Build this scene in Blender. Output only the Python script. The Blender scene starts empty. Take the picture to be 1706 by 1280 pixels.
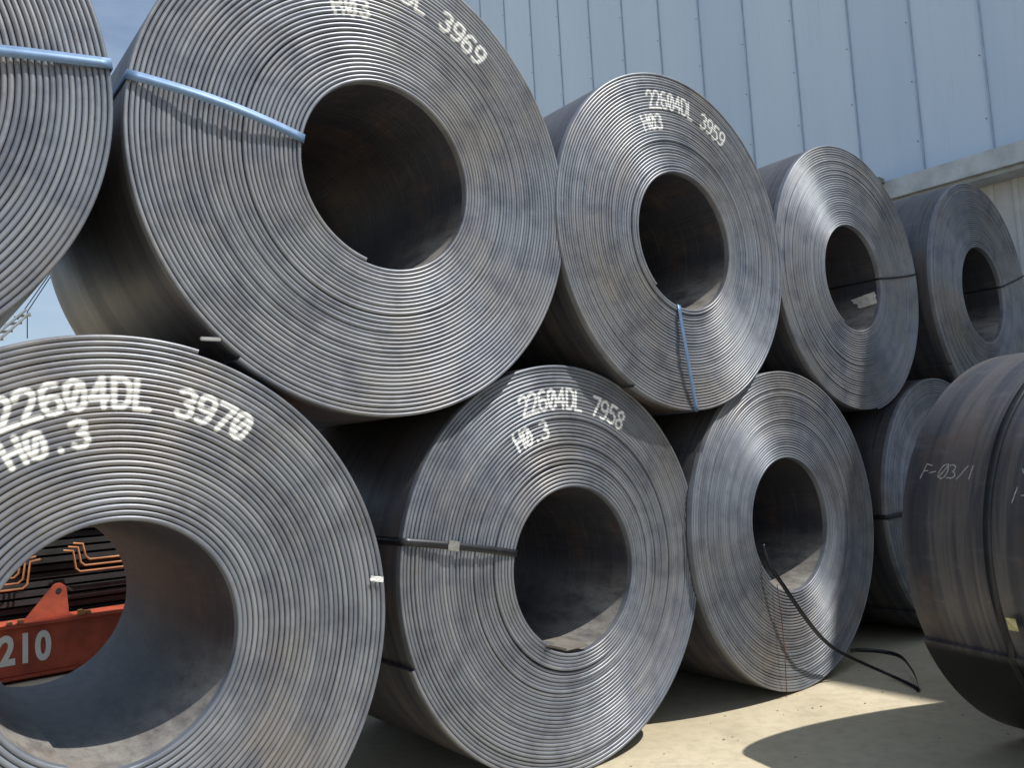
import bpy, math, numpy as np
from mathutils import Vector, Matrix
PI=math.pi
scene=bpy.context.scene
rad=math.radians
# ------------------------------------------------------------------ materials
def new_mat(name):
    m=bpy.data.materials.new(name); m.use_nodes=True
    nt=m.node_tree; b=nt.nodes['Principled BSDF']; return m,nt,b
def N(nt,t,**kw):
    n=nt.nodes.new(t)
    for k,v in kw.items():
        if k in n.inputs: n.inputs[k].default_value=v
        else: setattr(n,k,v)
    return n
def ramp(nt,fac,stops):
    r=nt.nodes.new('ShaderNodeValToRGB'); e=r.color_ramp.elements
    e[0].position=stops[0][0]; e[0].color=(*stops[0][1],1)
    e[1].position=stops[-1][0]; e[1].color=(*stops[-1][1],1)
    for p,c in stops[1:-1]:
        q=e.new(p); q.color=(*c,1)
    nt.links.new(fac,r.inputs[0]); return r.outputs[0]
def mixc(nt,f,a,b,mode='MIX'):
    m=nt.nodes.new('ShaderNodeMix'); m.data_type='RGBA'; m.blend_type=mode
    for s,v in ((m.inputs[0],f),(m.inputs[6],a),(m.inputs[7],b)):
        if isinstance(v,bpy.types.NodeSocket): nt.links.new(v,s)
        elif isinstance(v,(int,float)): s.default_value=v
        else: s.default_value=(*v,1)
    return m.outputs[2]
def coords(nt,scale=(1,1,1),kind='Object'):
    tc=nt.nodes.new('ShaderNodeTexCoord'); mp=nt.nodes.new('ShaderNodeMapping')
    mp.inputs['Scale'].default_value=scale; nt.links.new(tc.outputs[kind],mp.inputs[0]); return mp.outputs[0]
def noise(nt,vec,scale,detail=4,rough=.55):
    n=N(nt,'ShaderNodeTexNoise',Scale=scale,Detail=detail,Roughness=rough); nt.links.new(vec,n.inputs['Vector']); return n.outputs['Fac']
def bump(nt,b,h,strength,dist):
    n=N(nt,'ShaderNodeBump',Strength=strength,Distance=dist); nt.links.new(h,n.inputs['Height']); nt.links.new(n.outputs[0],b.inputs['Normal'])

def mat_edge():
    m,nt,b=new_mat('steel_strip_edge')
    at=nt.nodes.new('ShaderNodeAttribute'); at.attribute_name='tint'
    v=coords(nt)
    base=ramp(nt,at.outputs['Fac'],[(0,(.15,.17,.205)),(.5,(.215,.235,.27)),(1,(.30,.315,.345))])
    oi=nt.nodes.new('ShaderNodeObjectInfo'); mpv=nt.nodes.new('ShaderNodeVectorMath'); mpv.operation='ADD'
    nt.links.new(v,mpv.inputs[0]); nt.links.new(oi.outputs['Location'],mpv.inputs[1]); vw=mpv.outputs[0]
    n1=noise(nt,vw,1.5,5)
    c=mixc(nt,ramp(nt,n1,[(.45,(0,0,0)),(.72,(.6,.6,.6))]),base,(.225,.18,.135))
    n2=noise(nt,v,150,2)
    c=mixc(nt,ramp(nt,n2,[(.64,(0,0,0)),(.85,(.35,.35,.35))]),c,(.40,.39,.37))
    n3=noise(nt,vw,7,5,.62)
    c=mixc(nt,ramp(nt,n3,[(.33,(.6,.6,.6)),(.55,(0,0,0))]),c,(.09,.10,.135))
    n8=noise(nt,vw,22,5,.7)
    c=mixc(nt,ramp(nt,n8,[(.62,(0,0,0)),(.75,(.55,.55,.55))]),c,(.16,.105,.07))
    nt.links.new(c,b.inputs['Base Color'])
    b.inputs['Metallic'].default_value=.3
    r=nt.nodes.new('ShaderNodeMapRange'); nt.links.new(n3,r.inputs[0]); r.inputs[3].default_value=.32; r.inputs[4].default_value=.48
    nt.links.new(r.outputs[0],b.inputs['Roughness'])
    bump(nt,b,n2,.1,.0015)
    return m
def mat_side():
    m,nt,b=new_mat('mill_scale_steel')
    at=nt.nodes.new('ShaderNodeAttribute'); at.attribute_name='tint'
    v=coords(nt,(.2,4,.2)); band=noise(nt,v,1.6,5,.65)
    c=ramp(nt,band,[(.3,(.032,.036,.05)),(.42,(.07,.073,.088)),(.5,(.125,.118,.12)),(.58,(.06,.062,.076)),(.72,(.17,.155,.145))])
    v2=coords(nt,(1,1,1)); n2=noise(nt,v2,2.2,6,.65)
    c=mixc(nt,ramp(nt,n2,[(.5,(0,0,0)),(.72,(.65,.65,.65))]),c,(.17,.11,.082))
    v3=coords(nt,(7,1.5,7)); n3=noise(nt,v3,3,6,.75)
    c=mixc(nt,ramp(nt,n3,[(.55,(0,0,0)),(.8,(.35,.35,.35))]),c,(.25,.24,.235))
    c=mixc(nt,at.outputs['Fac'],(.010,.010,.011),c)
    nt.links.new(c,b.inputs['Base Color'])
    b.inputs['Metallic'].default_value=.3
    r=nt.nodes.new('ShaderNodeMapRange'); nt.links.new(band,r.inputs[0]); r.inputs[3].default_value=.52; r.inputs[4].default_value=.3
    nt.links.new(r.outputs[0],b.inputs['Roughness'])
    bump(nt,b,n2,.3,.012)
    return m
def mat_inner():
    m,nt,b=new_mat('coil_bore_steel')
    v=coords(nt,(1.2,1,1.2)); n1=noise(nt,v,2.0,5,.6)
    c=ramp(nt,n1,[(.3,(.028,.031,.042)),(.52,(.045,.045,.056)),(.66,(.10,.07,.058)),(.85,(.17,.105,.075))])
    v3=coords(nt,(1,26,1)); n3=noise(nt,v3,3.5,6,.7)
    c=mixc(nt,ramp(nt,n3,[(.5,(0,0,0)),(.75,(.5,.5,.5))]),c,(.15,.155,.175))
    v5=coords(nt,(30,1.5,30)); n5=noise(nt,v5,2,4,.7)
    c=mixc(nt,ramp(nt,n5,[(.3,(.6,.6,.6)),(.5,(0,0,0))]),c,(.02,.02,.028))
    # sunlit patch painted into the bore colour: paler towards the bottom
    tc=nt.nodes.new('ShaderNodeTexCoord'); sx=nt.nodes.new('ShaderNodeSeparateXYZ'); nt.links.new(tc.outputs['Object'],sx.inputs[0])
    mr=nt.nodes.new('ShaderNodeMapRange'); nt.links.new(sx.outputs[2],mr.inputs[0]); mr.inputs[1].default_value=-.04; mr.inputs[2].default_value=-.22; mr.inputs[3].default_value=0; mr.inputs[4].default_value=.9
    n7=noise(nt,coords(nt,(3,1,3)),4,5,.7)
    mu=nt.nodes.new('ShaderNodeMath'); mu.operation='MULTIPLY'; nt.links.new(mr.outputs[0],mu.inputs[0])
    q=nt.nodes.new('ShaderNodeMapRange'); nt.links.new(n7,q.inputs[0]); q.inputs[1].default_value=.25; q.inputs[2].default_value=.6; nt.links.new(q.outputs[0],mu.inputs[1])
    # painted sunlight fades away from the open end
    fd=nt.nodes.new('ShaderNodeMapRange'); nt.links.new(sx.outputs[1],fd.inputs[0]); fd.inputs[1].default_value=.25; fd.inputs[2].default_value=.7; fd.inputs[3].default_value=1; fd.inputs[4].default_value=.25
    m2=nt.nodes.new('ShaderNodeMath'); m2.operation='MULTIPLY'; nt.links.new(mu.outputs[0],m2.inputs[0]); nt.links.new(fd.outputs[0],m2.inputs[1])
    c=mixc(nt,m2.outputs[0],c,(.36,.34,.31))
    nt.links.new(c,b.inputs['Base Color']); b.inputs['Metallic'].default_value=.15; b.inputs['Roughness'].default_value=.5
    bump(nt,b,n3,.5,.006)
    return m
def simple(name,col,rough=.5,metal=0,var=.25,scale=8,bumpd=0):
    m,nt,b=new_mat(name); v=coords(nt); n=noise(nt,v,scale,5,.6)
    c=ramp(nt,n,[(.3,tuple(x*(1-var) for x in col)),(.7,tuple(min(1,x*(1+var)) for x in col))])
    nt.links.new(c,b.inputs['Base Color']); b.inputs['Roughness'].default_value=rough; b.inputs['Metallic'].default_value=metal
    if bumpd: bump(nt,b,n,.4,bumpd)
    return m
def mat_paint():
    m,nt,b=new_mat('white_spray_paint')
    at=nt.nodes.new('ShaderNodeAttribute'); at.attribute_name='cov'
    v=coords(nt); n=noise(nt,v,170,2,.6)
    ad=nt.nodes.new('ShaderNodeMath'); ad.operation='MULTIPLY_ADD'
    nt.links.new(n,ad.inputs[0]); ad.inputs[1].default_value=.5; nt.links.new(at.outputs['Fac'],ad.inputs[2])
    mr=nt.nodes.new('ShaderNodeMapRange'); nt.links.new(ad.outputs[0],mr.inputs[0])
    mr.inputs[1].default_value=.3; mr.inputs[2].default_value=.95; mr.inputs[3].default_value=0; mr.inputs[4].default_value=.95
    b.inputs['Base Color'].default_value=(.82,.83,.83,1); b.inputs['Roughness'].default_value=.6
    nt.links.new(mr.outputs[0],b.inputs['Alpha'])
    return m
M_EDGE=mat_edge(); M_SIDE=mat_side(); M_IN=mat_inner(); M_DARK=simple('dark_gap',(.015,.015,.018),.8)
M_PAINT=mat_paint()
M_STRAP=simple('blued_steel_strap',(.13,.215,.36),.5,.3,.15,20)
M_STRAPD=simple('black_steel_strap',(.022,.024,.03),.38,.4,.3,20)
M_CLIP=simple('strap_seal',(.5,.5,.5),.35,.8,.3,60)

# ------------------------------------------------------------------ mesh helpers
class MB:
    def __init__(s): s.v=[];s.q=[];s.m=[];s.t=[];s.n=0
    def grid(s,P,mat,tint=None,closed=False,tintval=1.0):
        a,b=P.shape[:2]; idx=np.arange(a*b).reshape(a,b)+s.n
        i0=idx[:-1,:-1].ravel();i1=idx[1:,:-1].ravel();i2=idx[1:,1:].ravel();i3=idx[:-1,1:].ravel()
        s.q.append(np.stack([i0,i1,i2,i3],1)); s.m.append(np.full(len(i0),mat))
        s.v.append(P.reshape(-1,3)); s.t.append((np.full((a,b),tintval) if tint is None else tint).ravel()); s.n+=a*b
    def build(s,name,mats,attr='tint',smooth=True):
        v=np.concatenate(s.v).astype(np.float32); q=np.concatenate(s.q).astype(np.int32)
        me=bpy.data.meshes.new(name); me.vertices.add(len(v)); me.vertices.foreach_set('co',v.ravel())
        me.loops.add(q.size); me.loops.foreach_set('vertex_index',q.ravel())
        me.polygons.add(len(q)); me.polygons.foreach_set('loop_start',np.arange(0,q.size,4,dtype=np.int32))
        me.polygons.foreach_set('material_index',np.concatenate(s.m).astype(np.int32))
        me.polygons.foreach_set('use_smooth',np.full(len(q),smooth))
        me.update(calc_edges=True); me.validate()
        a=me.attributes.new(attr,'FLOAT','POINT'); a.data.foreach_set('value',np.concatenate(s.t).astype(np.float32))
        for m in mats: me.materials.append(m)
        return me
def link(ob,parent=None):
    scene.collection.objects.link(ob)
    if parent: ob.parent=parent
    return ob
def obj(name,me,parent=None,loc=(0,0,0),rotz=0):
    o=bpy.data.objects.new(name,me); o.location=loc; o.rotation_euler=(0,0,rotz); return link(o,parent)
import bmesh
def box_bm(bm,lo,hi,bev=0):
    r=bmesh.ops.create_cube(bm,size=1)
    c=[(a+b)/2 for a,b in zip(lo,hi)]; d=[b-a for a,b in zip(lo,hi)]
    for v in r['verts']: v.co=Vector([c[i]+v.co[i]*d[i] for i in range(3)])
    if bev:
        es=list({e for v in r['verts'] for e in v.link_edges})
        bmesh.ops.bevel(bm,geom=es,offset=bev,segments=2,affect='EDGES')
def boxes(name,lst,mat,parent=None,bev=0,loc=(0,0,0)):
    bm=bmesh.new()
    for lo,hi in lst: box_bm(bm,lo,hi,bev)
    me=bpy.data.meshes.new(name); bm.to_mesh(me); bm.free(); me.materials.append(mat)
    return obj(name,me,parent,loc)
def tube(name,pts,r,mat,parent=None,res=3):
    cu=bpy.data.curves.new(name,'CURVE'); cu.dimensions='3D'; cu.bevel_depth=r; cu.bevel_resolution=res
    for P in pts:
        sp=cu.splines.new('POLY'); sp.points.add(len(P)-1)
        for i,p in enumerate(P): sp.points[i].co=(*p,1)
    cu.materials.append(mat); o=bpy.data.objects.new(name,cu); return link(o,parent)

# ------------------------------------------------------------------ the coil
class Coil:
    def __init__(c,R,r,n,a_in,a_out,seg=180,hx=0,hz=0,W=1.447,seed=0,oval=.006,dark_under=None,big=()):
        rng=np.random.RandomState(seed); c.R,c.r,c.W=R,r,W
        c.ain=rad(a_in); c.S=2*PI*(n-1)+((c.ain-rad(a_out))%(2*PI)); c.hx,c.hz=hx,hz
        turns=c.S/(2*PI); k=int(math.ceil(turns))+1
        pitch=(R-r)/(turns+.9); c.t=pitch*.92
        g=rng.uniform(.3,1.6,k+1)
        for j in rng.choice(k,3): g[j]*=1.7
        for j,f in big: g[j]=f
        inc=c.t+g*(pitch-c.t); cum=np.concatenate([[0],np.cumsum(inc)])
        sc=(R-r-c.t)/np.interp(turns,np.arange(len(cum)),cum); c.cum=cum*sc; c.t*=min(1,sc)*.995
        c.oval=oval; c.oph=rng.uniform(0,6.28)
        kk=int(turns*3)+3; yo=rng.normal(0,.0009,kk)
        step=np.repeat(rng.normal(0,.0014,kk//3+2),3)[:kk]; c.yo=yo+step
        for j,f in big: c.yo[:j*3+2]-=.006
        c.kk=kk
        kt=int(turns*5)+6; per=np.repeat(rng.uniform(0.1,.9,kt//5+2),5)[:kt]; c.tt=np.clip(per*.6+rng.uniform(0,1,kt)*.4,0,1)
        c.seg=seg; c.b=.42*c.t; c.rng=rng; c.dark_under=dark_under
        c.la=rng.uniform(0,6.28)
    def rad_(c,s):
        th=c.ain-s; f=s/c.S
        r=c.r+c.t/2+np.interp(s/(2*PI),np.arange(len(c.cum)),c.cum)
        return r+(c.hx*np.cos(th)+c.hz*np.sin(th))*(1-f)+r*c.oval*np.cos(2*th+c.oph)*np.sin(PI*np.clip(f,0,1)*.5+.4)*.6 \
            +.005*np.sin(PI*f)*np.sin(th*1+c.la)+.0015*np.sin(2*PI*f*2)*np.sin(3*th+c.la)
    def yoff(c,s): return np.interp(s/(2*PI)*3,np.arange(c.kk),c.yo)
    def tint(c,s): return np.interp(s/(2*PI)*5,np.arange(len(c.tt)),c.tt)
    def surf(c,r,a):
        """front height and gap mask at polar position(s)"""
        s0=(c.ain-a)%(2*PI); best=np.full(r.shape,1e9); y=np.zeros(r.shape)
        for k in range(int(c.S/(2*PI))+1):
            s=s0+2*PI*k; ok=s<=c.S
            d=np.abs(r-c.rad_(s)); d=np.where(ok,d,1e9)
            m=d<best; best=np.where(m,d,best); y=np.where(m,c.yoff(s),y)
        x=np.clip(best/(c.t/2),0,1); gap=np.clip((best/(c.t/2)-.8)/.35,0,1)
        return y+c.b*(1-np.sqrt(np.maximum(0,1-x*x))),gap
    def mesh(c,name):
        mb=MB(); M=int(c.S/(2*PI)*c.seg); s=np.linspace(0,c.S,M)
        px=np.array([-1,-1,-.86,-.5,0,.5,.86,1,1.]); py=c.b*(1-np.sqrt(1-px**2)); py[0]=py[-1]=.035
        rr=c.rad_(s)[:,None]+px*c.t/2; th=(c.ain-s)[:,None]+0*px; yy=c.yoff(s)[:,None]+py
        P=np.stack([rr*np.cos(th),yy,rr*np.sin(th)],-1)
        mb.grid(P,0,np.repeat(c.tint(s)[:,None],9,1))
        for e in (0,-1):
            Q=np.stack([P[e,:5],P[e,::-1][:5]],0); mb.grid(Q,0,tintval=.6)
        W=c.W; ys=np.array([0,.05,.15,.3,.5,.7,.9,1])
        n1=int(math.ceil(2*PI/(s[1]-s[0])))+1
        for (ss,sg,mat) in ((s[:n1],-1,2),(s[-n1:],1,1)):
            r_=c.rad_(ss)+sg*c.t/2; y0=c.yoff(ss)+.0345
            Y=y0[:,None]+(W-y0[:,None])*ys
            wav=.0025*np.sin(3*ss+5)[:,None]*np.sin(PI*ys)
            Rr=r_[:,None]+wav; T=(c.ain-ss)[:,None]+0*ys
            G=np.stack([Rr*np.cos(T),Y,Rr*np.sin(T)],-1)
            tn=np.ones(T.shape)
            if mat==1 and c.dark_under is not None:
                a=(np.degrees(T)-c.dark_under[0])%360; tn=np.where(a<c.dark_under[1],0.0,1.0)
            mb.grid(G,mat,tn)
            e=0 if sg<0 else -1
            ra=r_[e]; rb=ra-sg*c.t; t_=T[e,0]
            L=np.array([[[ra*math.cos(t_),y,ra*math.sin(t_)],[rb*math.cos(t_),y,rb*math.sin(t_)]] for y in np.linspace(.004,W,5)])
            mb.grid(L,mat)
        T=np.linspace(0,2*PI,121)
        def R_in(T): return c.rad_((c.ain-T)%(2*PI))-c.t/2
        s_=(c.S-2*PI)+((c.ain-(c.S-2*PI)-T)%(2*PI))
        ro=c.rad_(s_)+c.t/2; ri=R_in(T)
        for y,mat in ((W,0),(.028,3)):
            g=np.stack([np.stack([q*np.cos(T),np.full_like(T,y),q*np.sin(T)],-1) for q in (ri+.003,ri*.5+ro*.5,ro-.003)],1)
            mb.grid(g,mat,tintval=.3)
        return mb.build(name,[M_EDGE,M_SIDE,M_IN,M_DARK])

GL={'2':[[(0,.75),(.08,.93),(.3,1),(.52,.93),(.6,.75),(.5,.52),(0,0),(.62,0)]],
'6':[[(.54,.95),(.3,1),(.08,.85),(0,.5),(0,.25),(.08,.05),(.3,0),(.52,.05),(.6,.28),(.52,.5),(.3,.56),(.05,.45)]],
'9':[[(.06,.05),(.3,0),(.52,.15),(.6,.5),(.6,.75),(.52,.95),(.3,1),(.08,.95),(0,.72),(.08,.5),(.3,.44),(.55,.55)]],
'8':[[(.3,.53),(.06,.66),(.04,.86),(.3,1),(.56,.86),(.54,.66),(.3,.53),(.02,.36),(.02,.14),(.3,0),(.58,.14),(.58,.36),(.3,.53)]],
'0':[[(.3,0),(.05,.12),(-.03,.5),(.05,.88),(.3,1),(.55,.88),(.63,.5),(.55,.12),(.3,0)],[(.12,.14),(.48,.86)]],
'4':[[(.45,0),(.45,1),(0,.32),(.62,.32)]],
'D':[[(0,0),(0,1),(.32,1),(.53,.85),(.6,.5),(.53,.15),(.32,0),(0,0)]],
'L':[[(0,1),(0,0),(.55,0)]],
'3':[[(.03,.9),(.3,1),(.55,.88),(.55,.65),(.3,.53),(.57,.4),(.6,.18),(.4,0),(.15,0),(0,.12)]],
'7':[[(0,1),(.6,1),(.2,0)]],
'5':[[(.55,1),(.08,1),(.04,.56),(.35,.6),(.6,.42),(.58,.15),(.3,0),(0,.08)]],
'H':[[(0,0),(0,1)],[(.6,0),(.6,1)],[(0,.5),(.6,.5)]],
'F':[[(0,0),(0,1),(.55,1)],[(0,.52),(.45,.52)]],'T':[[(0,1),(.6,1)],[(.3,1),(.3,0)]],
'.':[[(.3,.0),(.3,.04)]],'1':[[(.3,0),(.3,1)]],'-':[[(0,.5),(.5,.5)]],'/':[[(0,0),(.5,1)]],' ':[]}
def coverage(X,Y,text,h,adv,sw,soft,seed=1,jit=.03,sk=0):
    d=np.full(X.shape,1e9); rng=np.random.RandomState(seed)
    for i,ch in enumerate(text):
        ox=i*adv+rng.uniform(-1,1)*jit*h*.5; oy=rng.uniform(-jit,jit)*h; gw=min(h*.88,adv*1.25)
        js=rng.uniform(-jit,jit)*sk
        for pl in GL[ch]:
            pl=[(x+(rng.uniform(-1,1)*jit*sk)+y*js*3,y+rng.uniform(-1,1)*jit*sk) for x,y in pl]
            for (x0,y0),(x1,y1) in zip(pl[:-1],pl[1:]):
                ax,ay=ox+x0*gw,oy+y0*h; bx,by=ox+x1*gw,oy+y1*h
                L=(bx-ax)**2+(by-ay)**2+1e-12
                t=np.clip(((X-ax)*(bx-ax)+(Y-ay)*(by-ay))/L,0,1)
                d=np.minimum(d,np.hypot(X-ax-t*(bx-ax),Y-ay-t*(by-ay)))
    return np.clip(1-(d-sw/2+soft/2)/soft,0,1)
def keep_grid(P,cov,name,parent):
    a,b=cov.shape; mb=MB(); mb.grid(P,0,cov)
    q=mb.q[0]; c=cov.ravel(); k=c[q].max(1)>.03; mb.q[0]=q[k]; mb.m[0]=mb.m[0][k]
    used=np.unique(mb.q[0]); re=np.full(len(c),-1); re[used]=np.arange(len(used))
    mb.q[0]=re[mb.q[0]]; mb.v[0]=mb.v[0][used]; mb.t[0]=mb.t[0][used]
    me=mb.build(name,[M_PAINT],'cov'); return obj(name,me,parent)
def paint(coil,parent,text,a0,rb,h,adv,sw=.014,soft=.010,step=.0026,seed=1,skew=0):
    rm=rb+h/2; L=adv*len(text)+.02
    X=np.arange(-.02,L,step); Y=np.arange(-.025,h+.025,step)
    XX,YY=np.meshgrid(X,Y,indexing='ij')
    cov=coverage(XX-skew*YY,YY,text,h,adv,sw,soft,seed)
    A=rad(a0)-XX/rm; Rr=rb+YY; y,gap=coil.surf(Rr,A)
    cov=cov*(1-.5*gap)
    P=np.stack([Rr*np.cos(A),y-.0009,Rr*np.sin(A)],-1)
    keep_grid(P,cov,'painted_number',parent)

def ribbon(name,pts,wid,mat,parent=None,w=.032,th=.0016):
    P=np.array(pts); Wd=np.array(wid)
    if Wd.ndim==1: Wd=np.tile(Wd,(len(P),1))
    Wd=Wd/np.linalg.norm(Wd,axis=1)[:,None]
    mb=MB(); mb.grid(np.stack([P-Wd*w/2,P+Wd*w/2],1),0); me=mb.build(name,[mat])
    o=obj(name,me,parent); s=o.modifiers.new('s','SOLIDIFY'); s.thickness=th; s.offset=0; return o
def strap(coil,parent,a_r,a_R,mat,bow=.03,w=.032,clip=None,inner=.9,bp=1.0):
    """steel band round the section of the coil: outer side, across the face, through the bore"""
    pts=[];wd=[]
    rin=float(coil.rad_(np.array((coil.ain-rad(a_r))%(2*PI))))-coil.t/2-.004
    rout=float(coil.rad_(np.array(coil.S-2*PI+((coil.ain-(coil.S-2*PI)-rad(a_R))%(2*PI)))))+coil.t/2+.004
    seq=[(rout,a_R,y) for y in (coil.W*.98,.9,.4,.1,.02)]
    n=18
    for i in range(n+1):
        f=i/n; seq.append((rout+(rin-rout)*f,a_R+(a_r-a_R)*f,-.008-bow*math.sin(PI*f**bp)))
    seq+=[(rin,a_r,y) for y in (.02,.1,.4,inner)]
    for r,a,y in seq:
        a=rad(a); pts.append((r*math.cos(a),y,r*math.sin(a))); wd.append((-math.sin(a),0,math.cos(a)))
    o=ribbon('strap',pts,wd,mat,parent,w)
    if clip is not None:
        f=clip; r=rout+(rin-rout)*f; a=rad(a_R+(a_r-a_R)*f); y=-.008-bow*math.sin(PI*f**bp)
        b=boxes('strap_seal',[((-.028,-.003,-.021),(.028,.003,.021))],M_CLIP,parent,.002)
        b.location=(r*math.cos(a),y-.002,r*math.sin(a)); b.rotation_euler=(0,-a,0)
    return o

specs={ # x,y,z,R,r,n,a_in,a_out,seg,hx,hz,wide gaps
'A':(-2.325,-.03,.959,.959,.362,31,-112,74,230,0,0,()),
'B':(-.326,.079,.952,.95,.372,34,-118,200,200,.027,-.026,((5,4.5),)),
'C':(1.468,.037,.957,.957,.385,35,-135,150,160,-.025,.02,()),
'T0':(-3.293,-.061,2.661,.968,.38,31,-90,-60,200,0,0,()),
'T1':(-1.3,-.004,2.646,1.0,.377,37,-104,-128,220,.026,-.004,()),
'T2':(.564,-.012,2.598,.941,.373,35,-133,-120,180,.018,0,((2,3.),)),
'T3':(2.451,.032,2.583,.944,.363,35,-120,-80,150,0,.0,()),
'T4':(4.429,-.041,2.615,.961,.395,33,-100,-140,130,0,0,()),
'D':(3.46,0,.95,.95,.38,34,-100,-130,130,0,0,())}
coils={}
for i,(k,sp) in enumerate(specs.items()):
    x,y,z,R,r,n,ai,ao,seg,hx,hz,big=sp
    c=Coil(R,r,n,ai,ao,seg,hx,hz,seed=11+i,big=big)
    o=obj('steel_coil',c.mesh('steel_coil'),None,(x,y,z)); coils[k]=(c,o)
# neighbours further back and out of frame to the left, sharing one mesh
cb=Coil(.95,.38,24,-100,-140,90,seed=77); mb_=cb.mesh('steel_coil')
for p in [(-4.27,0,.95),(.62,1.57,.95),(2.6,1.52,.95),(4.58,1.52,.95),(-.42,1.5,2.64),(1.62,1.52,2.58),(3.62,1.52,2.58),(5.55,1.52,2.58),(5.42,.05,.95)]:
    obj('steel_coil',mb_,None,p)
# opposite row coil on the right
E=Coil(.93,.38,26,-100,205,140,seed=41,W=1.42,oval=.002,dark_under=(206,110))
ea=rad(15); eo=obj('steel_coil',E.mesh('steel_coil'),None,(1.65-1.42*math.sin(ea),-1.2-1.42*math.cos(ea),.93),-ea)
def hoop(coil,parent,ax,w,mat,a0=0,a1=360):
    pts=[];wd=[]
    for a in np.linspace(a0,a1,120):
        A=rad(a); r=float(coil.rad_(np.array(coil.S-2*PI+((coil.ain-(coil.S-2*PI)-A)%(2*PI)))))+coil.t/2+.004
        pts.append((r*math.cos(A),ax,r*math.sin(A))); wd.append((0,1,0))
    ribbon('hoop_strap',pts,wd,mat,parent,w,.002)
hoop(E,eo,1.42-.42,.034,M_STRAPD)
def cylpaint(text,ang,ax,h,adv,sw,parent,R=.93,seed=1,sk=1.6):
    L=adv*len(text)+.02; X=np.arange(-.01,L,.0018);Y=np.arange(-.012,h+.012,.0018)
    XX,YY=np.meshgrid(X,Y,indexing='ij'); cov=coverage(XX-.18*YY,YY,text,h,adv,sw,.005,seed,.06,sk)*.55
    phi=PI-rad(ang)-YY/R; ya=ax-XX; Rr=R+.0045
    keep_grid(np.stack([Rr*np.cos(phi),ya,Rr*np.sin(phi)],-1),cov,'chalk_mark',parent)
cylpaint('F-03/1',21,1.42-.09,.065,.046,.003,eo,seed=4)
cylpaint('3-3',23,1.42-.56,.06,.05,.003,eo,seed=6)
cylpaint('1-4',15,1.42-.52,.06,.05,.003,eo,seed=8)
tg=simple('yellow_label',(.50,.46,.24),.7,0,.4,30)
a_=rad(180+15)
lb=boxes('label',[((-.0015,-.02,-.026),(.0015,.02,.026))],tg,eo); lb.location=(.937*math.cos(a_),1.42-.485,.937*math.sin(a_)); lb.rotation_euler=(0,-(a_),0)

# painted numbers
def P(k,*a,**kw): paint(coils[k][0],coils[k][1],*a,**kw)
P('A','22604DL 3970',115,.728,.09,.067,sw=.0165,soft=.011)
P('A','H0.3',117,.615,.08,.062,sw=.016,soft=.011,seed=3)
P('B','22604DL 7958',109,.73,.092,.059,sw=.0125)
P('B','H0.3',117,.60,.082,.055,sw=.0125,seed=3)
P('T2','22604DL 3959',105.5,.735,.092,.0575,sw=.0118)
P('T2','H03',113,.62,.08,.058,sw=.0118,seed=3)
P('T1','22604DL 3969',103.5,.785,.09,.067,sw=.015,soft=.011)
P('T1','H03',107,.65,.075,.062,sw=.014,seed=3)
P('T0','22604DL 3961',108,.735,.085,.066,sw=.014)
# straps
def S(k,*a,**kw): return strap(coils[k][0],coils[k][1],*a,**kw)
S('T1',169,170.6,M_STRAP,bow=.032,w=.036)
S('T0',8,8.3,M_STRAP,bow=.012,w=.036)
S('B',166,168,M_STRAPD,bow=.02,clip=.4)
S('T2',-103,-90,M_STRAP,bow=.022,w=.028)
S('T3',4,7,M_STRAPD,bow=.006,w=.014)
S('T4',14,15,M_STRAPD,bow=.006,w=.014)
S('D',182,182,M_STRAPD,bow=.01)
# broken strap hanging off coil C and lying on the ground
cx,cy,cz=specs['C'][:3]
def pc(r,a,y): return (cx+r*math.cos(rad(a)),cy+y,cz+r*math.sin(rad(a)))
raw=[pc(.355,-168,-.01),pc(.385,-150,-.04),pc(.41,-129,-.07),pc(.48,-110,-.09),pc(.59,-94,-.1),pc(.70,-82,-.09),pc(.82,-72,-.08),(1.85,-.10,.10),(1.95,-.2,.03),(1.86,-.4,.012),(1.79,-.47,.01)]
def smoothp(p,n=6):
    p=[Vector(q) for q in p]; out=[]
    for i in range(len(p)-1):
        a=p[max(i-1,0)];b=p[i];c=p[i+1];d=p[min(i+2,len(p)-1)]
        for j in range(n):
            t=j/n; out.append(.5*((2*b)+(c-a)*t+(2*a-5*b+4*c-d)*t*t+(3*b-a-3*c+d)*t**3))
    out.append(p[-1]); return [tuple(q) for q in out]
par=bpy.data.objects.new('broken_strap',None); link(par)
sp=smoothp(raw); ribbon('band',sp,(.35,-.8,.45),M_STRAPD,par,.024)
ribbon('band_end',smoothp([(1.79,-.47,.014),(2.05,-.32,.03),(2.30,-.12,.05),(2.32,.02,.06),(2.2,.1,.08),(2.0,.05,.12)]),(.1,.1,1),M_STRAPD,par,.026)
tube('wire',[[pc(.40,-129,-.02),pc(.55,-117,-.03),pc(.75,-109,-.03),pc(.95,-105,-.02)]],.0025,simple('rusty_wire',(.15,.06,.04),.7),coils['C'][1]).matrix_parent_inverse=Matrix.Translation((-cx,-cy,-cz))
foil=simple('paper_tag',(.74,.74,.72),.6,0,.15,30)
def crumple(name,parent,loc,rot,w,h,seed,mat,j1=.04):
    rng=np.random.RandomState(seed); u=np.linspace(-.5,.5,9)
    U,V=np.meshgrid(u,u,indexing='ij'); j=rng.normal(0,j1,U.shape)
    Pp=np.stack([(U+j*.5)*w,rng.normal(0,j1,U.shape)*w*.6,(V+j*.6)*h],-1); mb=MB(); mb.grid(Pp,0); me=mb.build(name,[mat],smooth=False)
    o=obj(name,me,parent,loc); o.rotation_euler=rot; return o
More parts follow.
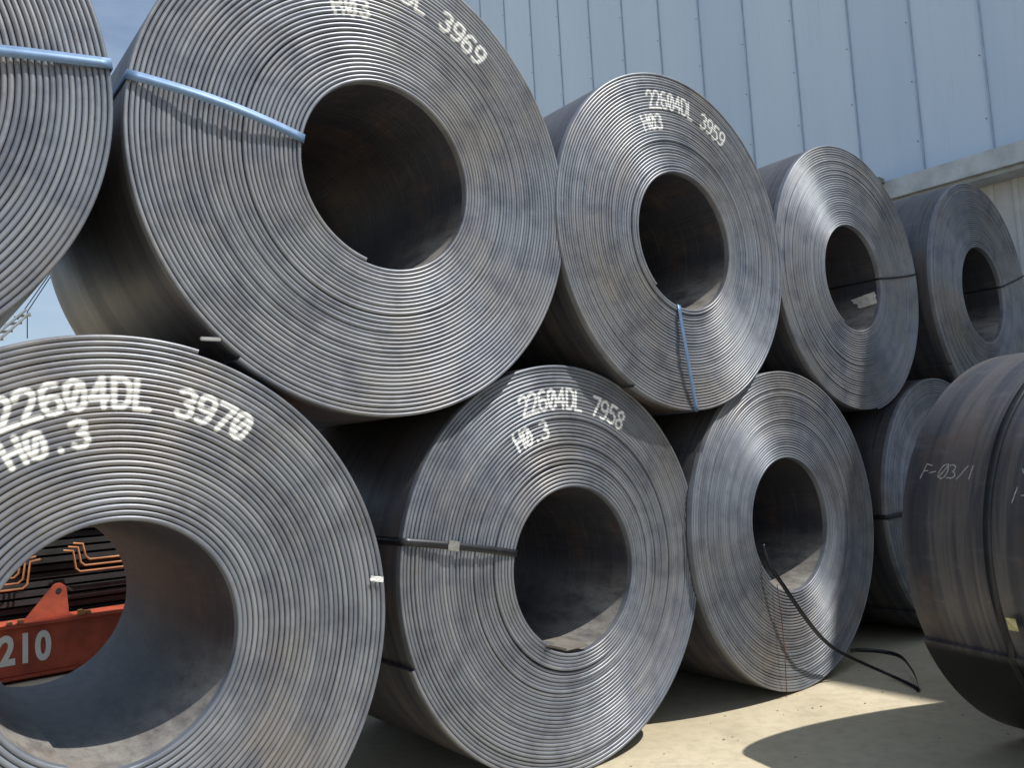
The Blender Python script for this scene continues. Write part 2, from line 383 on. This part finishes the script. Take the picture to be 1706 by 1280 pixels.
crumple('torn_label',coils['A'][1],(.90,-.012,.075),(0,.2,0),.055,.02,3,foil)
crumple('torn_label',coils['T3'][1],(.33,.13,-.125),(0,.06,rad(72)),.26,.085,4,foil,.02)
b_=coils['B'][1]
boxes('strip_end',[((-.05,0,-.006),(.09,.22,.006))],simple('strip_end_steel',(.26,.24,.21),.5,.3),b_,.003).location=(-.02,-.010,-.387)
boxes('lifted_strip_tip',[((-.02,0,-.004),(.02,.05,.004))],M_CLIP,b_,.001).location=(-.17,-.02,-.34)
boxes('edge_tag',[((-.03,-.01,-.010),(.04,.0,.004))],simple('edge_tag_steel',(.34,.34,.34),.5,.3),coils['T1'][1],.003).location=(-.72,-.0,-.72)

# ------------------------------------------------------------------ ground
mg,nt,b=new_mat('dusty_concrete')
v=coords(nt); n1=noise(nt,v,.9,6,.6); n2=noise(nt,v,14,6,.65)
c=ramp(nt,n1,[(.3,(.43,.37,.25)),(.5,(.51,.445,.31)),(.7,(.58,.51,.37))])
c=mixc(nt,ramp(nt,n2,[(.35,(.4,.4,.4)),(.55,(0,0,0))]),c,(.36,.31,.225))
n5=noise(nt,v,2.6,5,.7); c=mixc(nt,ramp(nt,n5,[(.56,(0,0,0)),(.7,(.5,.5,.5))]),c,(.35,.30,.215))
nt.links.new(c,b.inputs['Base Color']); b.inputs['Roughness'].default_value=.9; bump(nt,b,n2,.35,.01)
mb=MB(); g=np.linspace(-400,400,41); GX,GY=np.meshgrid(g,g,indexing='ij'); mb.grid(np.stack([GX,GY,0*GX],-1),0); obj('ground',mb.build('ground',[mg],smooth=False))
rng=np.random.RandomState(5); bm=bmesh.new()
for i in range(110):
    x,y=rng.uniform(-1,2.4),rng.uniform(-1.4,.1); s=rng.uniform(.002,.008)
    r_=bmesh.ops.create_icosphere(bm,subdivisions=1,radius=s)
    for v_ in r_['verts']: v_.co=Vector((v_.co.x*rng.uniform(.8,1.5)+x,v_.co.y+y,v_.co.z*.6+s*.4))
me=bpy.data.meshes.new('gravel'); bm.to_mesh(me); bm.free(); me.materials.append(simple('gravel',(.40,.34,.25),.9)); obj('gravel',me)

# ------------------------------------------------------------------ warehouse
wh=bpy.data.objects.new('metal_warehouse',None); link(wh)
mw,nt,b=new_mat('blue_grey_cladding')
v=coords(nt,(1,1,.12)); n1=noise(nt,v,1.3,5,.6)
sx=nt.nodes.new('ShaderNodeSeparateXYZ'); tc=nt.nodes.new('ShaderNodeTexCoord'); nt.links.new(tc.outputs['Object'],sx.inputs[0])
ma=nt.nodes.new('ShaderNodeMath'); ma.operation='MULTIPLY_ADD'; nt.links.new(sx.outputs[1],ma.inputs[0]); ma.inputs[1].default_value=1/.769; ma.inputs[2].default_value=-.65/.769
fl=nt.nodes.new('ShaderNodeMath'); fl.operation='FLOOR'; nt.links.new(ma.outputs[0],fl.inputs[0])
wn=nt.nodes.new('ShaderNodeTexWhiteNoise'); wn.noise_dimensions='1D'; nt.links.new(fl.outputs[0],wn.inputs['W'])
c=ramp(nt,n1,[(.3,(.43,.55,.70)),(.7,(.54,.65,.79))])
c=mixc(nt,.5,c,ramp(nt,wn.outputs['Value'],[(0,(.43,.55,.70)),(1,(.56,.67,.81))]))
n6=noise(nt,coords(nt,(1,9,.35)),3,5,.7); c=mixc(nt,ramp(nt,n6,[(.55,(0,0,0)),(.8,(.4,.4,.4))]),c,(.37,.42,.48))
nt.links.new(c,b.inputs['Base Color']); b.inputs['Roughness'].default_value=.45
n4=noise(nt,coords(nt,(1,2,.3)),2,3); bump(nt,b,n4,.25,.03)
XW=7.0; HT=13.1
boxes('wall',[((XW,-14,4.5),(XW+.1,20,HT))],mw,wh)
boxes('side_wall',[((XW+.1,19.9,0),(XW+22,20,HT)),((XW+.1,-14,0),(XW+22,-13.9,HT))],mw,wh)
lo=simple('lower_cladding',(.55,.55,.54),.6,0,.12,3)
boxes('lower_wall',[((XW+.12,-14,0),(XW+.2,19.89,4.5))],lo,wh)
seams=[((XW-.018,.65+.769*k-.009,4.5),(XW-.001,.65+.769*k+.009,HT-.01)) for k in range(-18,26)]
sm=simple('seam_metal',(.32,.41,.53),.5,.1,.15,6); boxes('standing_seams',seams,sm,wh)
boxes('panel_ribs',[((XW+.10,-14+.25*k,.02),(XW+.119,-14+.25*k+.05,4.45)) for k in range(130)],lo,wh)
bm=bmesh.new()
for k in range(-6,25):
    for zz in np.arange(5.0,13,.75):
        r_=bmesh.ops.create_icosphere(bm,subdivisions=1,radius=.009)
        for v_ in r_['verts']: v_.co+=Vector((XW-.004,.65+.769*k+.05,zz))
me=bpy.data.meshes.new('screws'); bm.to_mesh(me); bm.free(); me.materials.append(simple('screw',(.15,.17,.2),.5)); obj('screws',me,wh)
fm=simple('flashing',(.46,.49,.51),.5,.1,.2,5)
boxes('ledge_flashing',[((XW-.30,-14,4.36),(XW-.003,2.15,4.50)),((XW-.34,-14,4.30),(XW-.303,2.15,4.53)),((XW-.25,-14,4.26),(XW+.09,2.0,4.357))],fm,wh,.006)
boxes('ledge_brackets',[((XW-.5,1.75,4.50),(XW-.35,2.2,4.56)),((XW-.6,1.9,4.38),(XW-.345,1.98,4.5)),((XW-.62,2.0,4.6),(XW-.2,2.06,4.66)),((XW-.55,2.2,4.42),(XW-.1,2.5,4.5))],simple('old_bracket',(.25,.24,.22),.6,.2),wh,.004)
rf=simple('roof_sheet',(.33,.36,.38),.5,.2)
boxes('roof',[((XW-.05,-14.1,HT),(XW+22,20.1,HT+.12))],rf,wh)

# ------------------------------------------------------------------ things seen through coil A
red=simple('red_oxide_paint',(.42,.08,.042),.55,0,.35,5)
rb=bpy.data.objects.new('red_spreader_beam',None); link(rb)
bx0,bx1,by=-4.2,-.6,4.4
boxes('beam',[((bx0,by,.05),(bx1,by+.25,.398)),((bx0-.02,by-.03,.40),(bx1+.02,by+.28,.425)),((bx0-.02,by-.03,.025),(bx1+.02,by+.28,.048))],red,rb,.004)
bm=bmesh.new()
def prism(bm,poly,y0,y1):
    a=[bm.verts.new((x,y0,z)) for x,z in poly]; c=[bm.verts.new((x,y1,z)) for x,z in poly]
    bm.faces.new(a); bm.faces.new(c[::-1])
    for i in range(len(a)): bm.faces.new((a[i],c[i],c[(i+1)%len(a)],a[(i+1)%len(a)]))
ax,az,ar=-1.71,.63,.055
out_=[(-1.95,.427),(-1.93,.45)]+[(ax+ar*math.cos(t),az+ar*math.sin(t)) for t in np.linspace(rad(150),rad(0),8)]+[(-1.64,.45),(-1.60,.427)]
prism(bm,out_,by+.06,by+.10)
me=bpy.data.meshes.new('lifting_lug'); bm.to_mesh(me); bm.free(); me.materials.append(red); obj('lifting_lug',me,rb)
bm=bmesh.new(); bmesh.ops.create_cone(bm,cap_ends=True,segments=20,radius1=.02,radius2=.02,depth=.004,matrix=Matrix.Translation((ax,by+.057,az))@Matrix.Rotation(PI/2,4,'X'))
me=bpy.data.meshes.new('lug_hole'); bm.to_mesh(me); bm.free(); me.materials.append(M_DARK); obj('lug_hole',me,rb)
boxes('clips',[((-1.99,by-.02,.427),(-1.955,by+.06,.455)),((-2.06,by-.02,.427),(-2.03,by+.06,.45)),((-1.585,by-.02,.427),(-1.545,by+.06,.465)),((-1.53,by-.02,.427),(-1.50,by+.06,.455))],simple('clip_ochre',(.35,.20,.08),.6),rb,.004)
cu=bpy.data.curves.new('number','FONT'); cu.body='210'; cu.size=.27; cu.offset=.010; cu.extrude=.0015; cu.align_x='RIGHT'; cu.space_character=1.12
cu.materials.append(simple('white_paint',(.78,.78,.75),.6,0,.06)); o=bpy.data.objects.new('number',cu); link(o,rb)
o.location=(-1.775,by-.004,.145); o.rotation_euler=(PI/2,0,0); o.scale=(.78,1.08,1)
orod=simple('orange_bent_bar',(.42,.17,.07),.55,0,.3,10)
st=bpy.data.objects.new('bent_bar_bundle',None); link(st)
L=[]
for i in range(3):
    z=.66+.045*i; xr=-1.90-.03*i
    L.append([(-2.9,4.62,z),(xr-.03,4.62,z),(xr,4.62,z+.03),(xr+.02,4.62,z+.2-.02*i),(xr+.09,4.62,z+.21-.02*i)])
    z=.74+.045*i; xl=-1.56+.035*i
    L.append([(-.9,4.62,z),(xl+.03,4.62,z),(xl,4.62,z+.03),(xl-.02,4.62,z+.17-.02*i),(xl-.09,4.62,z+.18-.02*i)])
tube('bars',L,.009,orod,st)
pl=simple('dark_plate',(.035,.033,.033),.6,.2,.4,5)
sk=[((-3.9+.05*math.sin(i*2.1),4.75+.03*math.sin(i*1.3),.02+i*.062),(.3,6.6,.02+i*.062+.045)) for i in range(20)]
boxes('steel_plate_stack',sk,pl,None,.004)

# derrick crane far behind, only its boom end shows left of the coils
cr=bpy.data.objects.new('derrick_crane',None); link(cr)
cg=simple('crane_grey',(.28,.29,.30),.5,.2)
A0=Vector((-5,30,.3)); A1=Vector((1.75,30,7.55)); d=(A1-A0); n_=Vector((-d.z,0,d.x)).normalized()*.16
L=[]
for oy in (-.14,.14):
    for sg in (-1,1): L.append([tuple(A0+n_*sg+Vector((0,oy,0))),tuple(A1+n_*sg*.5+Vector((0,oy,0)))])
for i in range(24):
    p=A0+d*(i/24); q=A0+d*((i+1)/24); L.append([tuple(p+n_),tuple(q-n_)])
tube('boom',L,.045,cg,cr)
tube('cables',[[tuple(A1),(5,30,13.5)],[tuple(A1+Vector((-.3,0,-.3))),(5,30,13.4)],[tuple(A1),(1.75,30,6.6)]],.018,M_STRAPD,cr)
boxes('mast',[((4.85,29.85,0),(5.15,30.15,13.6)),((4.2,29.2,0),(5.8,30.8,.4))],cg,cr)

# ------------------------------------------------------------------ light
s=Vector((.40,-.48,1)).normalized()
el=math.asin(s.z); rot=math.atan2(s.x,s.y)
w=bpy.data.worlds.new('World'); scene.world=w; w.use_nodes=True; nt=w.node_tree
bg=nt.nodes['Background']; sk_=nt.nodes.new('ShaderNodeTexSky'); sk_.sky_type='NISHITA'; sk_.sun_disc=False
sk_.sun_elevation=el; sk_.sun_rotation=rot; sk_.dust_density=1.6; sk_.ozone_density=1.3; sk_.air_density=1.1
cn=noise(nt,coords(nt,(1,1,3),'Generated'),2.2,7,.6)
col=mixc(nt,ramp(nt,cn,[(.36,(.08,.08,.08)),(.64,(.55,.55,.55))]),sk_.outputs[0],(5.0,6.2,7.6))
nt.links.new(col,bg.inputs[0]); bg.inputs[1].default_value=.122
ld=bpy.data.lights.new('sun','SUN'); ld.energy=5.0; ld.angle=rad(.53); ld.color=(1,.965,.9)
lo_=bpy.data.objects.new('sun',ld); link(lo_); lo_.rotation_euler=s.to_track_quat('Z','Y').to_euler(); lo_.location=(5,-5,20)
# ------------------------------------------------------------------ camera
cd=bpy.data.cameras.new('camera'); cam=bpy.data.objects.new('camera',cd); link(cam); scene.camera=cam
cd.sensor_width=36; cd.lens=1364/1706*36; cd.clip_start=.05; cd.clip_end=2000
th,ph,rho=rad(38.94),rad(5.184),rad(-3.155)
fw=Vector((math.sin(th)*math.cos(ph),math.cos(th)*math.cos(ph),math.sin(ph)))
r0=Vector((math.cos(th),-math.sin(th),0)); u0=r0.cross(fw)
rt=math.cos(rho)*r0+math.sin(rho)*u0; up=-math.sin(rho)*r0+math.cos(rho)*u0
m=Matrix(((rt.x,up.x,-fw.x,-2.967),(rt.y,up.y,-fw.y,-2.822),(rt.z,up.z,-fw.z,1.458),(0,0,0,1)))
cam.matrix_world=m
scene.view_settings.view_transform='Standard'; scene.view_settings.look='None'; scene.view_settings.exposure=0
